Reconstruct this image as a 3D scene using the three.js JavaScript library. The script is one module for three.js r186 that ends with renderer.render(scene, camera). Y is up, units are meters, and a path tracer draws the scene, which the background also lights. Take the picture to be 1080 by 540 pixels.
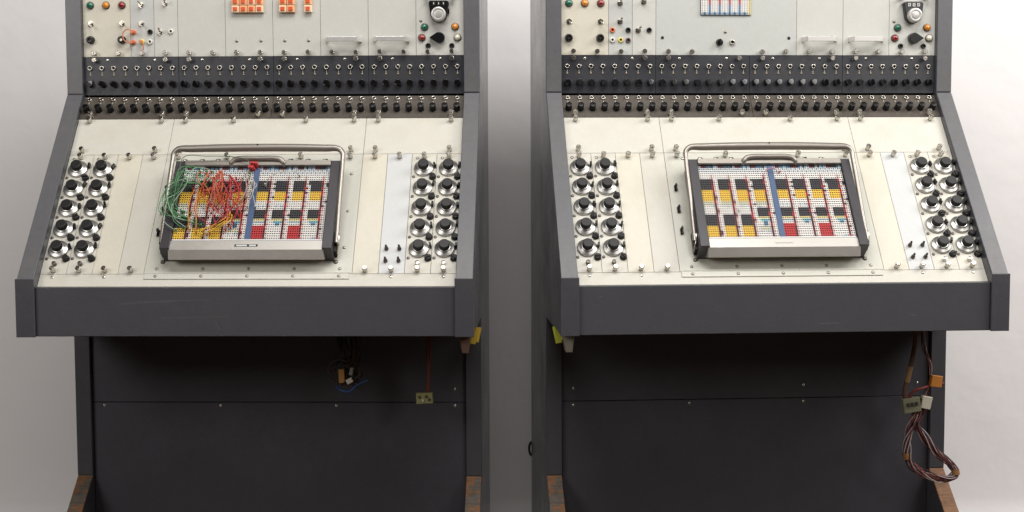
import * as THREE from 'three';
import { RectAreaLightUniformsLib } from 'three/addons/lights/RectAreaLightUniformsLib.js';
import { mergeGeometries } from 'three/addons/utils/BufferGeometryUtils.js';

// ---------------------------------------------------------------- camera, light, exposure
const scene = new THREE.Scene();
const BASE = 1.2;                       // height of the cabinet kink above the floor
const camera = new THREE.PerspectiveCamera(21.725, 2, 0.05, 60);
camera.rotation.order = 'YXZ';
camera.position.set(0, BASE - 0.1422, 0);
camera.rotation.set(-0.0711, 0, -0.0037);
scene.add(camera);
const renderer = new THREE.WebGLRenderer({ antialias: true });
renderer.toneMapping = THREE.LinearToneMapping;
renderer.toneMappingExposure = 1.0;
renderer.shadowMap.enabled = true;
scene.background = new THREE.Color(0x000000);

RectAreaLightUniformsLib.init();
function softLamp(x, y, z, tx, ty, tz, w, h, intensity, color) {
  const l = new THREE.RectAreaLight(color, intensity, w, h);
  l.position.set(x, y, z); l.lookAt(tx, ty, tz); scene.add(l); return l;
}
softLamp(0.2, 3.15, -1.35, 0.1, 1.0, -3.2, 2.0, 0.9, 10.5, 0xfffcf9);   // overhead key bank in front of the consoles
softLamp(2.5, 2.6, -2.05, 1.25, 0.8, -3.66, 1.5, 1.3, 10, 0xfffcf9);     // bank high on the right, towards the backdrop
softLamp(2.4, 2.4, 0.6, 0.4, 0.9, -2.8, 1.2, 1.2, 5.0, 0xfffaf6);        // soft box right of the camera
softLamp(-2.5, 2.4, 0.2, -0.9, 0.9, -3.2, 1.4, 1.4, 7.5, 0xfffaf6);        // soft box left of the camera

// ---------------------------------------------------------------- helpers
function rng(seed) { let a = seed >>> 0; return () => { a = (a + 0x6D2B79F5) | 0; let t = Math.imul(a ^ (a >>> 15), 1 | a); t = (t + Math.imul(t ^ (t >>> 7), 61 | t)) ^ t; return ((t ^ (t >>> 14)) >>> 0) / 4294967296; }; }
const R0 = rng(7);
const rr = (a, b, r = R0) => a + (b - a) * r();
const taken = {};
function numbered(n) { if (!(n in taken)) { taken[n] = 0; return n; } taken[n]++; return n + '_' + String(taken[n]).padStart(3, '0'); }
// tileable value noise
function noiseField(n, seed, octs, base) {
  const out = new Float32Array(n * n); let amp = 1, tot = 0;
  for (let o = 0; o < octs; o++) {
    const g = base << o, r = rng(seed + o * 101), lat = new Float32Array(g * g);
    for (let i = 0; i < g * g; i++) lat[i] = r();
    for (let y = 0; y < n; y++) for (let x = 0; x < n; x++) {
      const fx = x / n * g, fy = y / n * g, x0 = Math.floor(fx), y0 = Math.floor(fy);
      let u = fx - x0, v = fy - y0; u = u * u * (3 - 2 * u); v = v * v * (3 - 2 * v);
      const a = lat[(y0 % g) * g + x0 % g], b = lat[(y0 % g) * g + (x0 + 1) % g], c = lat[((y0 + 1) % g) * g + x0 % g], d = lat[((y0 + 1) % g) * g + (x0 + 1) % g];
      out[y * n + x] += amp * (a + (b - a) * u + (c - a) * v + (a - b - c + d) * u * v);
    }
    tot += amp; amp *= 0.55;
  }
  for (let i = 0; i < out.length; i++) out[i] /= tot;
  return out;
}
const NS = 512, nA = noiseField(NS, 11, 6, 4), nB = noiseField(NS, 57, 4, 32), nC = noiseField(NS, 91, 3, 96);
function tex(fn, srgb, rep = 1, n = NS) {
  const d = new Uint8Array(n * n * 4);
  for (let y = 0; y < n; y++) for (let x = 0; x < n; x++) { const c = fn(x, y, y * n + x), i = (y * n + x) * 4; for (let k = 0; k < 3; k++) d[i + k] = Math.max(0, Math.min(255, c[k] * 255)); d[i + 3] = 255; }
  const t = new THREE.DataTexture(d, n, n); t.wrapS = t.wrapT = THREE.RepeatWrapping; t.magFilter = THREE.LinearFilter; t.minFilter = THREE.LinearFilter;
  if (srgb) t.colorSpace = THREE.SRGBColorSpace; t.repeat.set(rep, rep); t.needsUpdate = true; return t;
}
const hex = (h) => { const c = new THREE.Color(h); return c.convertLinearToSRGB(); };
// painted sheet metal: fine mottling, faint handling stains, small chips
function paintMaps(col, mott, stainCol, stainAmt, chip, chipCol, rep) {
  const c = hex(col), s = hex(stainCol), k = hex(chipCol);
  return tex((x, y, i) => {
    const m = 1 + (nC[i] - 0.5) * mott + (nB[i] - 0.5) * mott * 0.7; const st = Math.max(0, Math.min(1, (nA[i] - 0.52) * 4)) * stainAmt * (0.5 + nB[i]);
    let o = [c.r * m, c.g * m, c.b * m].map((v, q) => v * (1 - st) + [s.r, s.g, s.b][q] * st);
    if (nB[i] * 0.5 + nC[i] * 0.5 > 1 - chip) o = [k.r, k.g, k.b];
    return o;
  }, true, rep);
}
const roughTex = tex((x, y, i) => { const v = 0.72 + (nA[i] - 0.5) * 0.5 + (nC[i] - 0.5) * 0.25; return [v, v, v]; }, false, 2.5);
const bumpTex = tex((x, y, i) => [nC[i], nC[i], nC[i]], false, 5);
function paint(col, rough, o = {}) {
  const m = new THREE.MeshPhysicalMaterial({ map: paintMaps(col, o.mott ?? 0.05, o.stain ?? '#a08f6a', o.stainAmt ?? 0.05, o.chip ?? 0, o.chipCol ?? '#777', o.rep ?? 3), roughness: rough, metalness: 0, roughnessMap: roughTex, bumpMap: bumpTex, bumpScale: o.bump ?? 0.00004 });
  return m;
}
const plain = (col, rough, metal = 0, o = {}) => new THREE.MeshPhysicalMaterial({ color: col, roughness: rough, metalness: metal, ...o });
const M = {
  cream: paint('#cecbc0', 0.62, { stainAmt: 0.10, mott: 0.03 }),
  ivory: paint('#d4cfbf', 0.6, { stainAmt: 0.08, mott: 0.03 }),
  grey: paint('#cbcbc4', 0.55, { stainAmt: 0.05, mott: 0.03, stain: '#8d9188' }),
  greyBlue: paint('#c3c5c0', 0.55, { stainAmt: 0.06, mott: 0.03, stain: '#8d9188' }),
  plate: paint('#cbcabe', 0.5, { stainAmt: 0.08, mott: 0.03, stain: '#9da090' }),
  white: paint('#cccdcc', 0.5, { stainAmt: 0.03, mott: 0.02 }),
  slateWarmSheen: paint('#565049', 0.4, { stain: '#6b635a', stainAmt: 0.3, mott: 0.10 }),  // sloping strip: warm slate, with the overhead lamp's sheen lightened into its base colour
  slate: paint('#3c3d42', 0.42, { stain: '#56524c', stainAmt: 0.35, mott: 0.10 }),
  cabinet: paint('#49494e', 0.5, { stain: '#5a5650', stainAmt: 0.25, mott: 0.08, chip: 0.19, chipCol: '#6e6a64' }),
  edge: paint('#626265', 0.5, { stain: '#6c6860', stainAmt: 0.35, mott: 0.09, chip: 0.21, chipCol: '#837b70' }),
  cabSide: paint('#49494e', 0.3, { stain: '#5a5650', stainAmt: 0.2, mott: 0.05 }),
  lower: paint('#424248', 0.6, { stain: '#454240', stainAmt: 0.15, mott: 0.08 }),
  dark: plain('#151416', 0.8),
  liner: plain('#1c1b1c', 0.7),
  black: plain('#0c0c0d', 0.3),
  dialBlack: plain('#141313', 0.5),
  blackMatte: plain('#181818', 0.6),
  nickel: plain('#c8c3ba', 0.36, 1, { roughnessMap: roughTex }),
  steel: plain('#a39d95', 0.62, 1, { roughnessMap: roughTex }),
  ledgeSteel: plain('#bdb9b2', 0.5, 0.5, { roughnessMap: roughTex }),
  ringSilver: plain('#c9c7c3', 0.35, 0.5),
  steelBright: plain('#dbd9d5', 0.4, 0.55, { roughnessMap: roughTex }),
  bailSteel: plain('#9a948c', 0.52, 0.65, { roughnessMap: roughTex }),
  steelDark: plain('#6d6660', 0.45, 1),
  alu: plain('#c2c0bc', 0.5, 1, { roughnessMap: roughTex }),
  rail: paint('#3a373b', 0.5, { mott: 0.1 }),
  blue: paint('#43597c', 0.55, { mott: 0.05 }),
  cells: new THREE.MeshPhysicalMaterial({ vertexColors: true, roughness: 0.5 }),
  lensGreen: plain('#0f6b52', 0.18, 0, { clearcoat: 1 }), lensAmber: plain('#e08a1e', 0.18, 0, { clearcoat: 1 }), lensRed: plain('#8c1a1c', 0.18, 0, { clearcoat: 1 }), lensWhite: plain('#d9d4c0', 0.2, 0, { clearcoat: 1 }),
  jackOrange: plain('#e0764a', 0.4), jackWhite: plain('#e8e4da', 0.4), jackYellow: plain('#e6d873', 0.4), jackPurple: plain('#6b4a57', 0.4), jackBlack: plain('#161616', 0.35),
  button: plain('#f0b98a', 0.4), buttonLight: plain('#f4d9b8', 0.4), buttonFace: plain('#dd5a2c', 0.4),
  ink: plain('#d8d4c6', 0.7),
  brass: plain('#a3987f', 0.45, 1),
};
for (const k in M) M[k].name = k;
// wood of the worn feet: paint remnants over bare brown timber
{
  const tone = (bare) => tex((x, y, i) => { const g = 0.75 + 0.35 * nC[((y >> 3) * NS + x) % (NS * NS)] + 0.2 * (nB[i] - 0.5); const p = nA[i] + 0.25 * (nB[i] - 0.5) > bare ? 1 : 0; return p ? [0.40 * g, 0.37 * g, 0.33 * g] : [0.56 * g, 0.39 * g, 0.25 * g]; }, true, 4);
  M.wood = new THREE.MeshPhysicalMaterial({ map: tone(0.66), roughness: 0.6, bumpMap: bumpTex, bumpScale: 0.0001, name: 'wood' });
  M.woodPainted = new THREE.MeshPhysicalMaterial({ map: tone(0.54), roughness: 0.6, bumpMap: bumpTex, bumpScale: 0.0001, name: 'woodPainted' });
}

const G = {};
const cached = (k, f) => G[k] || (G[k] = f());
function slab(w, h, d, b = 0.0006) {        // box with chamfered edges; origin at centre of its back face, front faces +z
  return cached(`slab${w.toFixed(4)}_${h.toFixed(4)}_${d.toFixed(4)}_${b}`, () => {
    const s = new THREE.Shape(); const x = w / 2 - b, y = h / 2 - b; s.moveTo(-x, -y); s.lineTo(x, -y); s.lineTo(x, y); s.lineTo(-x, y); s.closePath();
    const g = new THREE.ExtrudeGeometry(s, { depth: Math.max(1e-5, d - 2 * b), bevelEnabled: true, bevelSize: b, bevelThickness: b, bevelSegments: 1 }); g.translate(0, 0, b); return g;
  });
}
function lathe(key, pts, seg = 24) { return cached('l' + key, () => { const g = new THREE.LatheGeometry(pts.map(p => new THREE.Vector2(p[0], p[1])), seg); g.rotateX(Math.PI / 2); return g; }); }   // axis along +z
function prism(pts, axis, w, b = 0.0008) {   // polygon in (z, y) extruded along x, centred
  const s = new THREE.Shape(); pts.forEach(([a, c], i) => i ? s.lineTo(a, c) : s.moveTo(a, c)); s.closePath();
  const g = new THREE.ExtrudeGeometry(s, { depth: w - 2 * b, bevelEnabled: b > 0, bevelSize: b, bevelThickness: b, bevelOffset: -b, bevelSegments: 1 });
  g.translate(0, 0, -(w - 2 * b) / 2); g.rotateY(-Math.PI / 2); return g;   // shape x -> +z, extrusion -> -x
}
function merge(list) { return mergeGeometries(list.map(g => { const q = g.index ? g.toNonIndexed() : g.clone(); for (const k of Object.keys(q.attributes)) if (!['position', 'normal', 'uv', 'color'].includes(k)) q.deleteAttribute(k); return q; })); }
function at(g, x, y, z, rx = 0, ry = 0, rz = 0) { const q = g.clone(); q.applyMatrix4(new THREE.Matrix4().compose(new THREE.Vector3(x, y, z), new THREE.Quaternion().setFromEuler(new THREE.Euler(rx, ry, rz)), new THREE.Vector3(1, 1, 1))); return q; }
function sweep(pts, rad, seg = 40, radial = 8, closed = false) {      // tube of varying radius
  const c = new THREE.CatmullRomCurve3(pts.map(p => p.isVector3 ? p : new THREE.Vector3(...p)), closed, 'centripetal');
  const g = new THREE.TubeGeometry(c, seg, 1, radial, closed), P = g.attributes.position, o = new THREE.Vector3();
  for (let i = 0; i <= seg; i++) { c.getPointAt(i / seg, o); const r = typeof rad === 'function' ? rad(i / seg) : rad; for (let j = 0; j <= radial; j++) { const k = i * (radial + 1) + j; P.setXYZ(k, o.x + (P.getX(k) - o.x) * r, o.y + (P.getY(k) - o.y) * r, o.z + (P.getZ(k) - o.z) * r); } }
  return g;
}
function mesh(name, geo, mat, parent) { const m = new THREE.Mesh(geo, mat); m.name = parent === scene ? numbered(name) : name; m.castShadow = m.receiveShadow = true; parent.add(m); return m; }
function tag(o, label, category, group) { o.userData = { label, category }; if (group) o.userData.group = group; return o; }

// ---------------------------------------------------------------- backdrop (floor and wall in one sweep)
{
  const prof = []; const zw = -3.66, rad = 0.12;
  for (let i = 0; i <= 10; i++) { const a = i / 10 * Math.PI / 2; prof.push([zw + rad - Math.sin(a) * rad, rad - Math.cos(a) * rad]); }
  for (let i = 1; i <= 6; i++) prof.push([zw, rad + (3.4 - rad) * i / 6]);
  const X = [-3.6, -2.4, -1.2, 0, 1.2, 2.4, 3.6], pos = [], uv = [], idx = [];
  prof.forEach(([z, y], i) => X.forEach((x, j) => { pos.push(x, y, z); uv.push(x * 0.5, (y - z) * 0.5); }));
  for (let i = 0; i < prof.length - 1; i++) for (let j = 0; j < X.length - 1; j++) { const a = i * X.length + j, b = a + 1, c = a + X.length, d = c + 1; idx.push(a, b, c, b, d, c); }
  const g = new THREE.BufferGeometry(); g.setAttribute('position', new THREE.Float32BufferAttribute(pos, 3)); g.setAttribute('uv', new THREE.Float32BufferAttribute(uv, 2)); g.setIndex(idx); g.computeVertexNormals();
  const bt = tex((x, y, i) => { const v = nA[i] * 0.8 + nB[i] * 0.2; return [v, v, v]; }, false, 1);
  const m = new THREE.MeshStandardMaterial({ color: '#f2efee', roughness: 0.9, bumpMap: bt, bumpScale: 0.009 });
  const b = mesh('backdrop', g, m, scene); b.userData = { kind: 'structure', label: 'pale grey paper backdrop behind the two consoles', category: 'backdrop' };
  const fm = paint('#5b4a3e', 0.6, { stain: '#453a32', stainAmt: 0.4, mott: 0.12, rep: 1 }), fg = new THREE.BoxGeometry(7.2, 0.1, 5.6); fg.translate(0, -0.054, -1.2);
  const f = mesh('floor', fg, fm, scene); f.userData = { kind: 'structure', label: 'brown studio floor under the consoles', category: 'floor' };
}

// ---------------------------------------------------------------- console dimensions (metres, from the kink)
const WI = 0.4, WO = 0.4328, RC = 0.0112, YS = -0.0025, YD = -0.3655, YB = -0.4724, ZD = 0.2997, YC = -0.3777, ZC = 0.2829, YF = -0.8115, DEPTH = 0.40, TOP = 0.40;
const SV = new THREE.Vector3(0, -0.78703, 0.61691), NV = new THREE.Vector3(0, 0.61691, 0.78703), PHI = Math.atan2(0.61691, 0.78703), DLEN = 0.4768;
const V2 = 0.0639, VS = 0.158, VB = 0.4485;          // strip 2 end, band seam, bottom seam along the slope
const deskPoint = (x, v, h) => new THREE.Vector3(x, YS + BASE, -RC).addScaledVector(SV, v).addScaledVector(NV, h);
function onDesk(o, x, v, h = 0, spin = 0) { o.position.copy(deskPoint(x, v, h)); o.rotation.set(-PHI, 0, 0); if (spin) o.rotateZ(spin); return o; }
function onFace(o, x, y, h = 0, spin = 0) { o.position.set(x, y + BASE, -RC + h); if (spin) o.rotation.z = spin; return o; }

// shared shapes
const thumbGeo = () => cached('thumb', () => { const head = []; const n = 18; const s = new THREE.Shape(); for (let i = 0; i < n * 2; i++) { const a = i / (n * 2) * Math.PI * 2, r = i % 2 ? 0.0052 : 0.0048; i ? s.lineTo(Math.cos(a) * r, Math.sin(a) * r) : s.moveTo(Math.cos(a) * r, Math.sin(a) * r); } s.closePath();
  const h = new THREE.ExtrudeGeometry(s, { depth: 0.0075, bevelEnabled: true, bevelSize: 0.0008, bevelThickness: 0.0008, bevelOffset: -0.0008, bevelSegments: 1 }); h.translate(0, 0, 0.0055);
  const c = new THREE.LatheGeometry([[0, 0], [0.0042, 0], [0.0042, 0.001], [0.0032, 0.0012], [0.0032, 0.0056]].map(p => new THREE.Vector2(...p)), 12); c.rotateX(Math.PI / 2);
  const slot = new THREE.BoxGeometry(0.007, 0.001, 0.0006); slot.translate(0, 0, 0.0149); return merge([h, c, slot]); });
const screwGeo = () => lathe('screw', [[0, 0.0018], [0.0018, 0.0017], [0.0031, 0.001], [0.0034, 0], [0.0034, -0.0005]], 12);
const ringGeo = () => lathe('ring', [[0.0026, 0.0004], [0.0026, 0.0034], [0.0034, 0.0042], [0.0048, 0.0040], [0.0052, 0.0026], [0.0056, 0.0006], [0.0056, 0]], 20);
const holeGeo = () => lathe('hole', [[0, 0.0012], [0.0027, 0.0012]], 14);
const lensGeo = () => lathe('lens', [[0, 0.0085], [0.0025, 0.0081], [0.0048, 0.0066], [0.0062, 0.0046], [0.0066, 0.0028], [0.0066, 0.001]], 20);
const bezelGeo = () => lathe('bezel', [[0.0064, 0.0024], [0.0074, 0.0026], [0.0082, 0.0016], [0.0082, 0]], 20);
const nutGeo = () => cached('nut', () => { const a = new THREE.CylinderGeometry(0.0062, 0.0062, 0.0022, 6); a.rotateX(Math.PI / 2); a.translate(0, 0, 0.0011); const b = new THREE.CylinderGeometry(0.0034, 0.0036, 0.0060, 14); b.rotateX(Math.PI / 2); b.translate(0, 0, 0.004); return merge([a, b]); });
const leverGeo = () => cached('lever', () => { const g = new THREE.LatheGeometry([[0, 0], [0.0013, 0], [0.0015, 0.006], [0.0026, 0.013], [0.0022, 0.0152], [0, 0.016]].map(p => new THREE.Vector2(...p)), 12); g.rotateX(Math.PI / 2); return g; });
function tearShape(r, len) { const s = new THREE.Shape(); const a = Math.acos(r / len); s.absarc(0, 0, r, a, Math.PI * 2 - a, false); s.lineTo(len, 0); s.closePath(); return s; }   // points to +x
const pointerGeo = (r, len, h) => cached(`ptr${r}`, () => { const g = new THREE.ExtrudeGeometry(tearShape(r, len), { depth: h, bevelEnabled: true, bevelSize: 0.0012, bevelThickness: 0.0014, bevelOffset: -0.0012, bevelSegments: 2, curveSegments: 20 }); return g; });
// small selector knob: round body whose top is cut by a slanting flat towards the pointer
const selGeo = () => cached('sel', () => { const g = new THREE.ExtrudeGeometry(tearShape(0.0066, 0.0096), { depth: 0.011, bevelEnabled: true, bevelSize: 0.0007, bevelThickness: 0.0007, bevelOffset: -0.0007, bevelSegments: 2, curveSegments: 18 }); g.translate(0, 0, 0.001);
  const P = g.attributes.position; for (let i = 0; i < P.count; i++) if (P.getZ(i) > 0.006) P.setZ(i, P.getZ(i) - Math.max(0, P.getX(i) + 0.001) * 0.55); g.computeVertexNormals(); return g; });
const capGeo = () => lathe('cap', [[0, 0.0155], [0.0056, 0.0155], [0.0064, 0.0148], [0.0067, 0.002], [0.0072, 0.0008], [0.0072, 0]], 22);
const skirtGeo = () => lathe('skirt', [[0.0095, 0.0100], [0.0122, 0.0098], [0.0130, 0.0086], [0.0140, 0.0074], [0.0186, 0.0056], [0.0203, 0.0050], [0.0208, 0.0042], [0.0208, 0.0014], [0.0202, 0.0008], [0.0202, 0]], 40);
const dialKnobGeo = () => cached('dialKnob', () => { const n = 30, s = new THREE.Shape(); for (let i = 0; i < n * 2; i++) { const a = i / (n * 2) * Math.PI * 2, r = i % 2 ? 0.0106 : 0.0101; i ? s.lineTo(Math.cos(a) * r, Math.sin(a) * r) : s.moveTo(Math.cos(a) * r, Math.sin(a) * r); } s.closePath();
  const g = new THREE.ExtrudeGeometry(s, { depth: 0.0120, bevelEnabled: true, bevelSize: 0.0014, bevelThickness: 0.0014, bevelOffset: -0.0014, bevelSegments: 2 }); g.translate(0, 0, 0.0078); return g; });
const smallKnobGeo = () => cached('smallKnob', () => { const g = new THREE.LatheGeometry([[0, 0.0078], [0.0050, 0.0078], [0.0062, 0.0070], [0.0069, 0.0022], [0.0073, 0.0006], [0.0073, 0]].map(p => new THREE.Vector2(...p)), 20); g.rotateX(Math.PI / 2); const b = new THREE.BoxGeometry(0.003, 0.0125, 0.003); b.translate(0, 0, 0.0085); return merge([g, b]); });

// ---------------------------------------------------------------- patch board cells
const lin = (h) => new THREE.Color(h);
const PC = { white: lin('#efece6'), paleBlue: lin('#b9c8d2'), blue: lin('#5b7f9c'), cyan: lin('#7fbccd'), black: lin('#3a393c'), yellow: lin('#f2c64a'), paleYellow: lin('#eadb9c'), red: lin('#c93a3c'), maroon: lin('#6b3236'), pink: lin('#d3b0ac'), bore: lin('#1c1a1a'), rose: lin('#cf6d70'), sky: lin('#7f9fc4') };
function cellGeo(list, cw, ch, hole, depth) {
  const pos = [], col = [], nor = []; const N = 8;
  const tri = (a, b, c, n, k) => { pos.push(...a, ...b, ...c); for (let i = 0; i < 3; i++) { nor.push(...n); col.push(k.r, k.g, k.b); } };
  for (const { x, y, c } of list) {
    const o = [], q = [];
    for (let i = 0; i < N; i++) { const a = i / N * Math.PI * 2, ca = Math.cos(a), sa = Math.sin(a), m = Math.max(Math.abs(ca), Math.abs(sa)); o.push([x + ca / m * cw / 2, y + sa / m * ch / 2, 0]); q.push([x + ca * hole, y + sa * hole, 0]); }
    for (let i = 0; i < N; i++) {
      const j = (i + 1) % N, a = (i + 0.5) / N * Math.PI * 2, n = [-Math.cos(a), -Math.sin(a), 0], m = [-n[0], -n[1], 0];
      tri(q[i], o[i], o[j], [0, 0, 1], c); tri(q[i], o[j], q[j], [0, 0, 1], c);
      const d = (p, w) => [p[0], p[1], -w];
      tri(q[j], d(q[j], depth), q[i], n, PC.bore); tri(q[i], d(q[j], depth), d(q[i], depth), n, PC.bore);
      if (i % 2 === 0 || true) { tri(o[i], d(o[i], 0.0012), o[j], m, c); tri(o[j], d(o[i], 0.0012), d(o[j], 0.0012), m, c); }
    }
  }
  const g = new THREE.BufferGeometry(); g.setAttribute('position', new THREE.Float32BufferAttribute(pos, 3)); g.setAttribute('normal', new THREE.Float32BufferAttribute(nor, 3)); g.setAttribute('color', new THREE.Float32BufferAttribute(col, 3));
  const uv = new Float32Array(pos.length / 3 * 2); for (let i = 0; i < uv.length / 2; i++) { uv[2 * i] = pos[3 * i] * 10; uv[2 * i + 1] = pos[3 * i + 1] * 10; } g.setAttribute('uv', new THREE.BufferAttribute(uv, 2)); return g;
}
const BX0 = -0.1443, BX1 = 0.1443, BV0 = 0.2235, BV1 = 0.3960, ROWS = 32, DIV = 0.0122;
const PX = (BX1 - BX0 - DIV) / 64, PY = (BV1 - BV0) / ROWS;
const colX = (m, c) => BX0 + (m * 8 + c + 0.5) * PX + (m > 3 ? DIV : 0);
const rowV = (r) => BV0 + (r + 0.5) * PY;
const bandsFor = (m) => m < 3 ? [['white', 0, 6], ['black', 6, 11], ['yellow', 11, 16], ['plain', 16, 22], ['black', 22, 27], ['yellow', 27, 32]]
  : m === 3 ? [['white', 0, 6], ['black', 6, 11], ['yellow', 11, 16], ['plain', 16, 19], ['black', 19, 23], ['mixed', 23, 27], ['plain', 27, 32]]
    : [['white', 0, 6], ['black', 6, 11], ['yellow', 11, 15], ['plain', 15, 19], ['black', 19, 23], ['mixed', 23, 26], [m % 2 === 0 ? 'red' : 'plain', 26, 29], [m % 2 === 0 ? 'red' : 'plain', 29, 32]];
const cr = rng(31);
function cellColor(kind, m, c, r, r0) {
  const t = cr();
  if (kind === 'white') { if (r === 0) return c === 1 || c === 2 ? PC.maroon : t < 0.3 ? PC.black : t < 0.6 ? PC.blue : PC.paleBlue; if (r < 3) return (c + r) % 2 ? PC.paleBlue : PC.white; return c === 5 && r > 3 ? PC.pink : PC.white; }
  if (c < 5) {
    if (kind === 'black') return PC.black; if (kind === 'red') return PC.red;
    if (kind === 'yellow') return r - r0 > 3 && m > 3 ? PC.paleYellow : PC.yellow;
    if (kind === 'plain') return r - r0 < 2 && m < 4 ? ((c + r) % 2 ? PC.paleBlue : PC.paleYellow) : r - r0 === 2 && t < 0.3 ? PC.paleBlue : PC.white;
    if (kind === 'mixed') return r === r0 ? PC.paleYellow : m % 2 === 1 ? (r === r0 + 1 && c > 0 ? PC.cyan : c === 2 || c === 3 ? PC.blue : PC.white) : (r === r0 + 1 ? PC.paleBlue : PC.white);
  }
  if (c === 5) return t < 0.8 ? PC.maroon : PC.red;
  if (c === 6) return t < 0.1 ? PC.maroon : r % 2 ? PC.pink : PC.white;
  return t < 0.08 ? PC.black : PC.white;
}
const blockGeos = [];
for (let m = 0; m < 8; m++) for (const [kind, r0, r1] of bandsFor(m)) {
  const main = [], side = [];
  for (let r = r0; r < r1; r++) for (let c = 0; c < 8; c++) { const o = { x: colX(m, c), y: -rowV(r), c: cellColor(kind, m, c, r, r0) }; (kind === 'white' || c < 5 ? main : side).push(o); }
  const nm = { white: 'white_patch_block', black: 'black_patch_block', yellow: 'yellow_patch_block', plain: 'white_patch_block', mixed: 'coloured_patch_block', red: 'red_patch_block' }[kind];
  blockGeos.push([nm, cellGeo(main, PX - 0.00035, PY - 0.0004, 0.0016, 0.0035)]);
  if (side.length) blockGeos.push(['striped_patch_block', cellGeo(side, PX - 0.00035, PY - 0.0004, 0.0016, 0.0035)]);
}

// ---------------------------------------------------------------- one console
function buildConsole(S) {
  const right = S.right, C = new THREE.Group(); C.name = numbered('computer_console'); scene.add(C);
  C.position.set(...S.pos); C.rotation.y = S.yaw;
  tag(C, S.label, 'console');
  const rnd = rng(S.seed);
  const part = (n, g, m, p = C) => mesh(n, g, m, p);
  const grp = (n) => { const o = new THREE.Group(); o.name = n; C.add(o); return o; };

  // cabinet shell
  const prof = [[0, TOP], [0, 0], [ZD, YD], [ZD, YB], [0, YB], [0, YF], [0.17, -0.953], [0.17, -BASE + 0.004], [-DEPTH, -BASE + 0.004], [-DEPTH, TOP]].map(([z, y]) => [z, y + BASE]);
  for (const s of [-1, 1]) {
    const w = WO - WI, xc = s * (WI + w / 2);
    const sp = part('side_panel', cached('side', () => prism(prof, 'x', w, 0.0012)), M.cabSide); sp.position.x = xc;
    // laminate edge strips on the front of the side panel
    const up = part('edge_strip', slab(w - 0.001, TOP - 0.003, 0.0022), M.edge); up.position.set(xc, BASE + TOP / 2, -0.0004);
    const L = Math.hypot(ZD, YD), ang = Math.atan2(ZD, -YD);
    const sl = part('edge_strip', slab(w - 0.001, L - 0.005, 0.0022), M.edge); sl.position.set(xc, BASE + YD / 2 - 0.0003, ZD / 2 - 0.0003); sl.rotation.x = -ang;
    const cp = part('corner_post', slab(w + 0.003, YD - YB + 0.004, 0.006, 0.001), M.cabinet); cp.position.set(xc, BASE + (YD + YB) / 2 + 0.002, ZD - 0.0015);
    const lg = part('edge_strip', slab(w - 0.001, YB - YF - 0.006, 0.0022), M.cabinet); lg.position.set(xc, BASE + (YB + YF) / 2, -0.0004);
    const ft = part('foot_edge', cached('foot', () => prism([[0, 0], [0.173, -0.1443], [0.173, -0.375], [0.166, -0.375], [0.166, -0.147], [-0.004, -0.006]], 'x', w - 0.001, 0.0008)), s > 0 && right ? M.wood : M.woodPainted); ft.position.set(xc, BASE + YF + 0.001, 0.0008);
    // bracket under the desk corner
    if ((s > 0) !== right) {
      const bs = new THREE.Shape(); bs.moveTo(-0.011, 0); bs.lineTo(0.011, 0); bs.lineTo(0.006, -0.036); bs.lineTo(-0.004, -0.036); bs.closePath();
      const br = part('bracket', new THREE.ExtrudeGeometry(bs, { depth: 0.03, bevelEnabled: true, bevelSize: 0.001, bevelThickness: 0.001, bevelSegments: 1 }), right ? plain('#8a8578', 0.7) : plain('#5d4433', 0.7)); br.position.set(xc - s * 0.002, BASE + YB + 0.001, 0.235);
    }
  }
  const bp = part('back_panel', slab(WI * 2, TOP + BASE - 0.05, 0.012), M.lower); bp.position.set(0, (TOP + BASE) / 2 + 0.01, -DEPTH);
  const tp = part('top_panel', slab(WI * 2, DEPTH - 0.02, 0.02), M.cabinet); tp.position.set(0, BASE + TOP - 0.002, -DEPTH / 2); tp.rotation.x = Math.PI / 2;
  const fa = part('fascia', slab(WI * 2 - 0.0015, YC - YB - 0.001, 0.012, 0.0012), S.fascia); fa.position.set(0, BASE + (YC + YB) / 2, ZC + 0.001);
  const ds = part('desk_underside', slab(WI * 2 - 0.002, ZC + 0.016, 0.01), M.dark); ds.position.set(0, BASE + YB + 0.014, (ZC - 0.012) / 2); ds.rotation.x = Math.PI / 2;
  // dark bay behind the panel seams
  const l1 = part('mounting_rail', slab(WI * 2 - 0.0004, TOP - YS, 0.004), M.dark); l1.position.set(0, BASE + (TOP + YS) / 2, -RC - 0.0115);
  const l2 = part('mounting_rail', slab(WI * 2 - 0.0004, DLEN - 0.008, 0.004), M.dark); onDesk(l2, 0, DLEN / 2, -0.0115);
  const YL = -0.653;
  const up = part('knee_panel', slab(WI * 2 - 0.002, YB - YL - 0.001, 0.006), M.lower); up.position.set(0, BASE + (YB + YL) / 2, -0.016);
  const lo = part('knee_panel', slab(WI * 2 - 0.002, YL + BASE - 0.07, 0.006), M.lower); lo.position.set(0, (BASE + YL + 0.068) / 2, -0.016);
  for (const [x, y] of S.kneeScrews) part('screw', screwGeo(), M.nickel).position.set(x, BASE + y, -0.0099);

  // upper module panels
  const T = 0.003;
  const face = (x0, x1, y0, y1, m, name = 'module_panel') => onFace(part(name, slab(x1 - x0 - 0.0007, y1 - y0 - 0.0005, T, 0.0004), m), (x0 + x1) / 2, (y0 + y1) / 2, -T);
  const H1 = 0.0784, HT = 0.25;
  face(-0.4, -0.3, H1, HT, M.ivory); face(-0.3, -0.25, H1, HT, M.greyBlue); face(-0.25, -0.2, H1, HT, M.grey);
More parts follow.
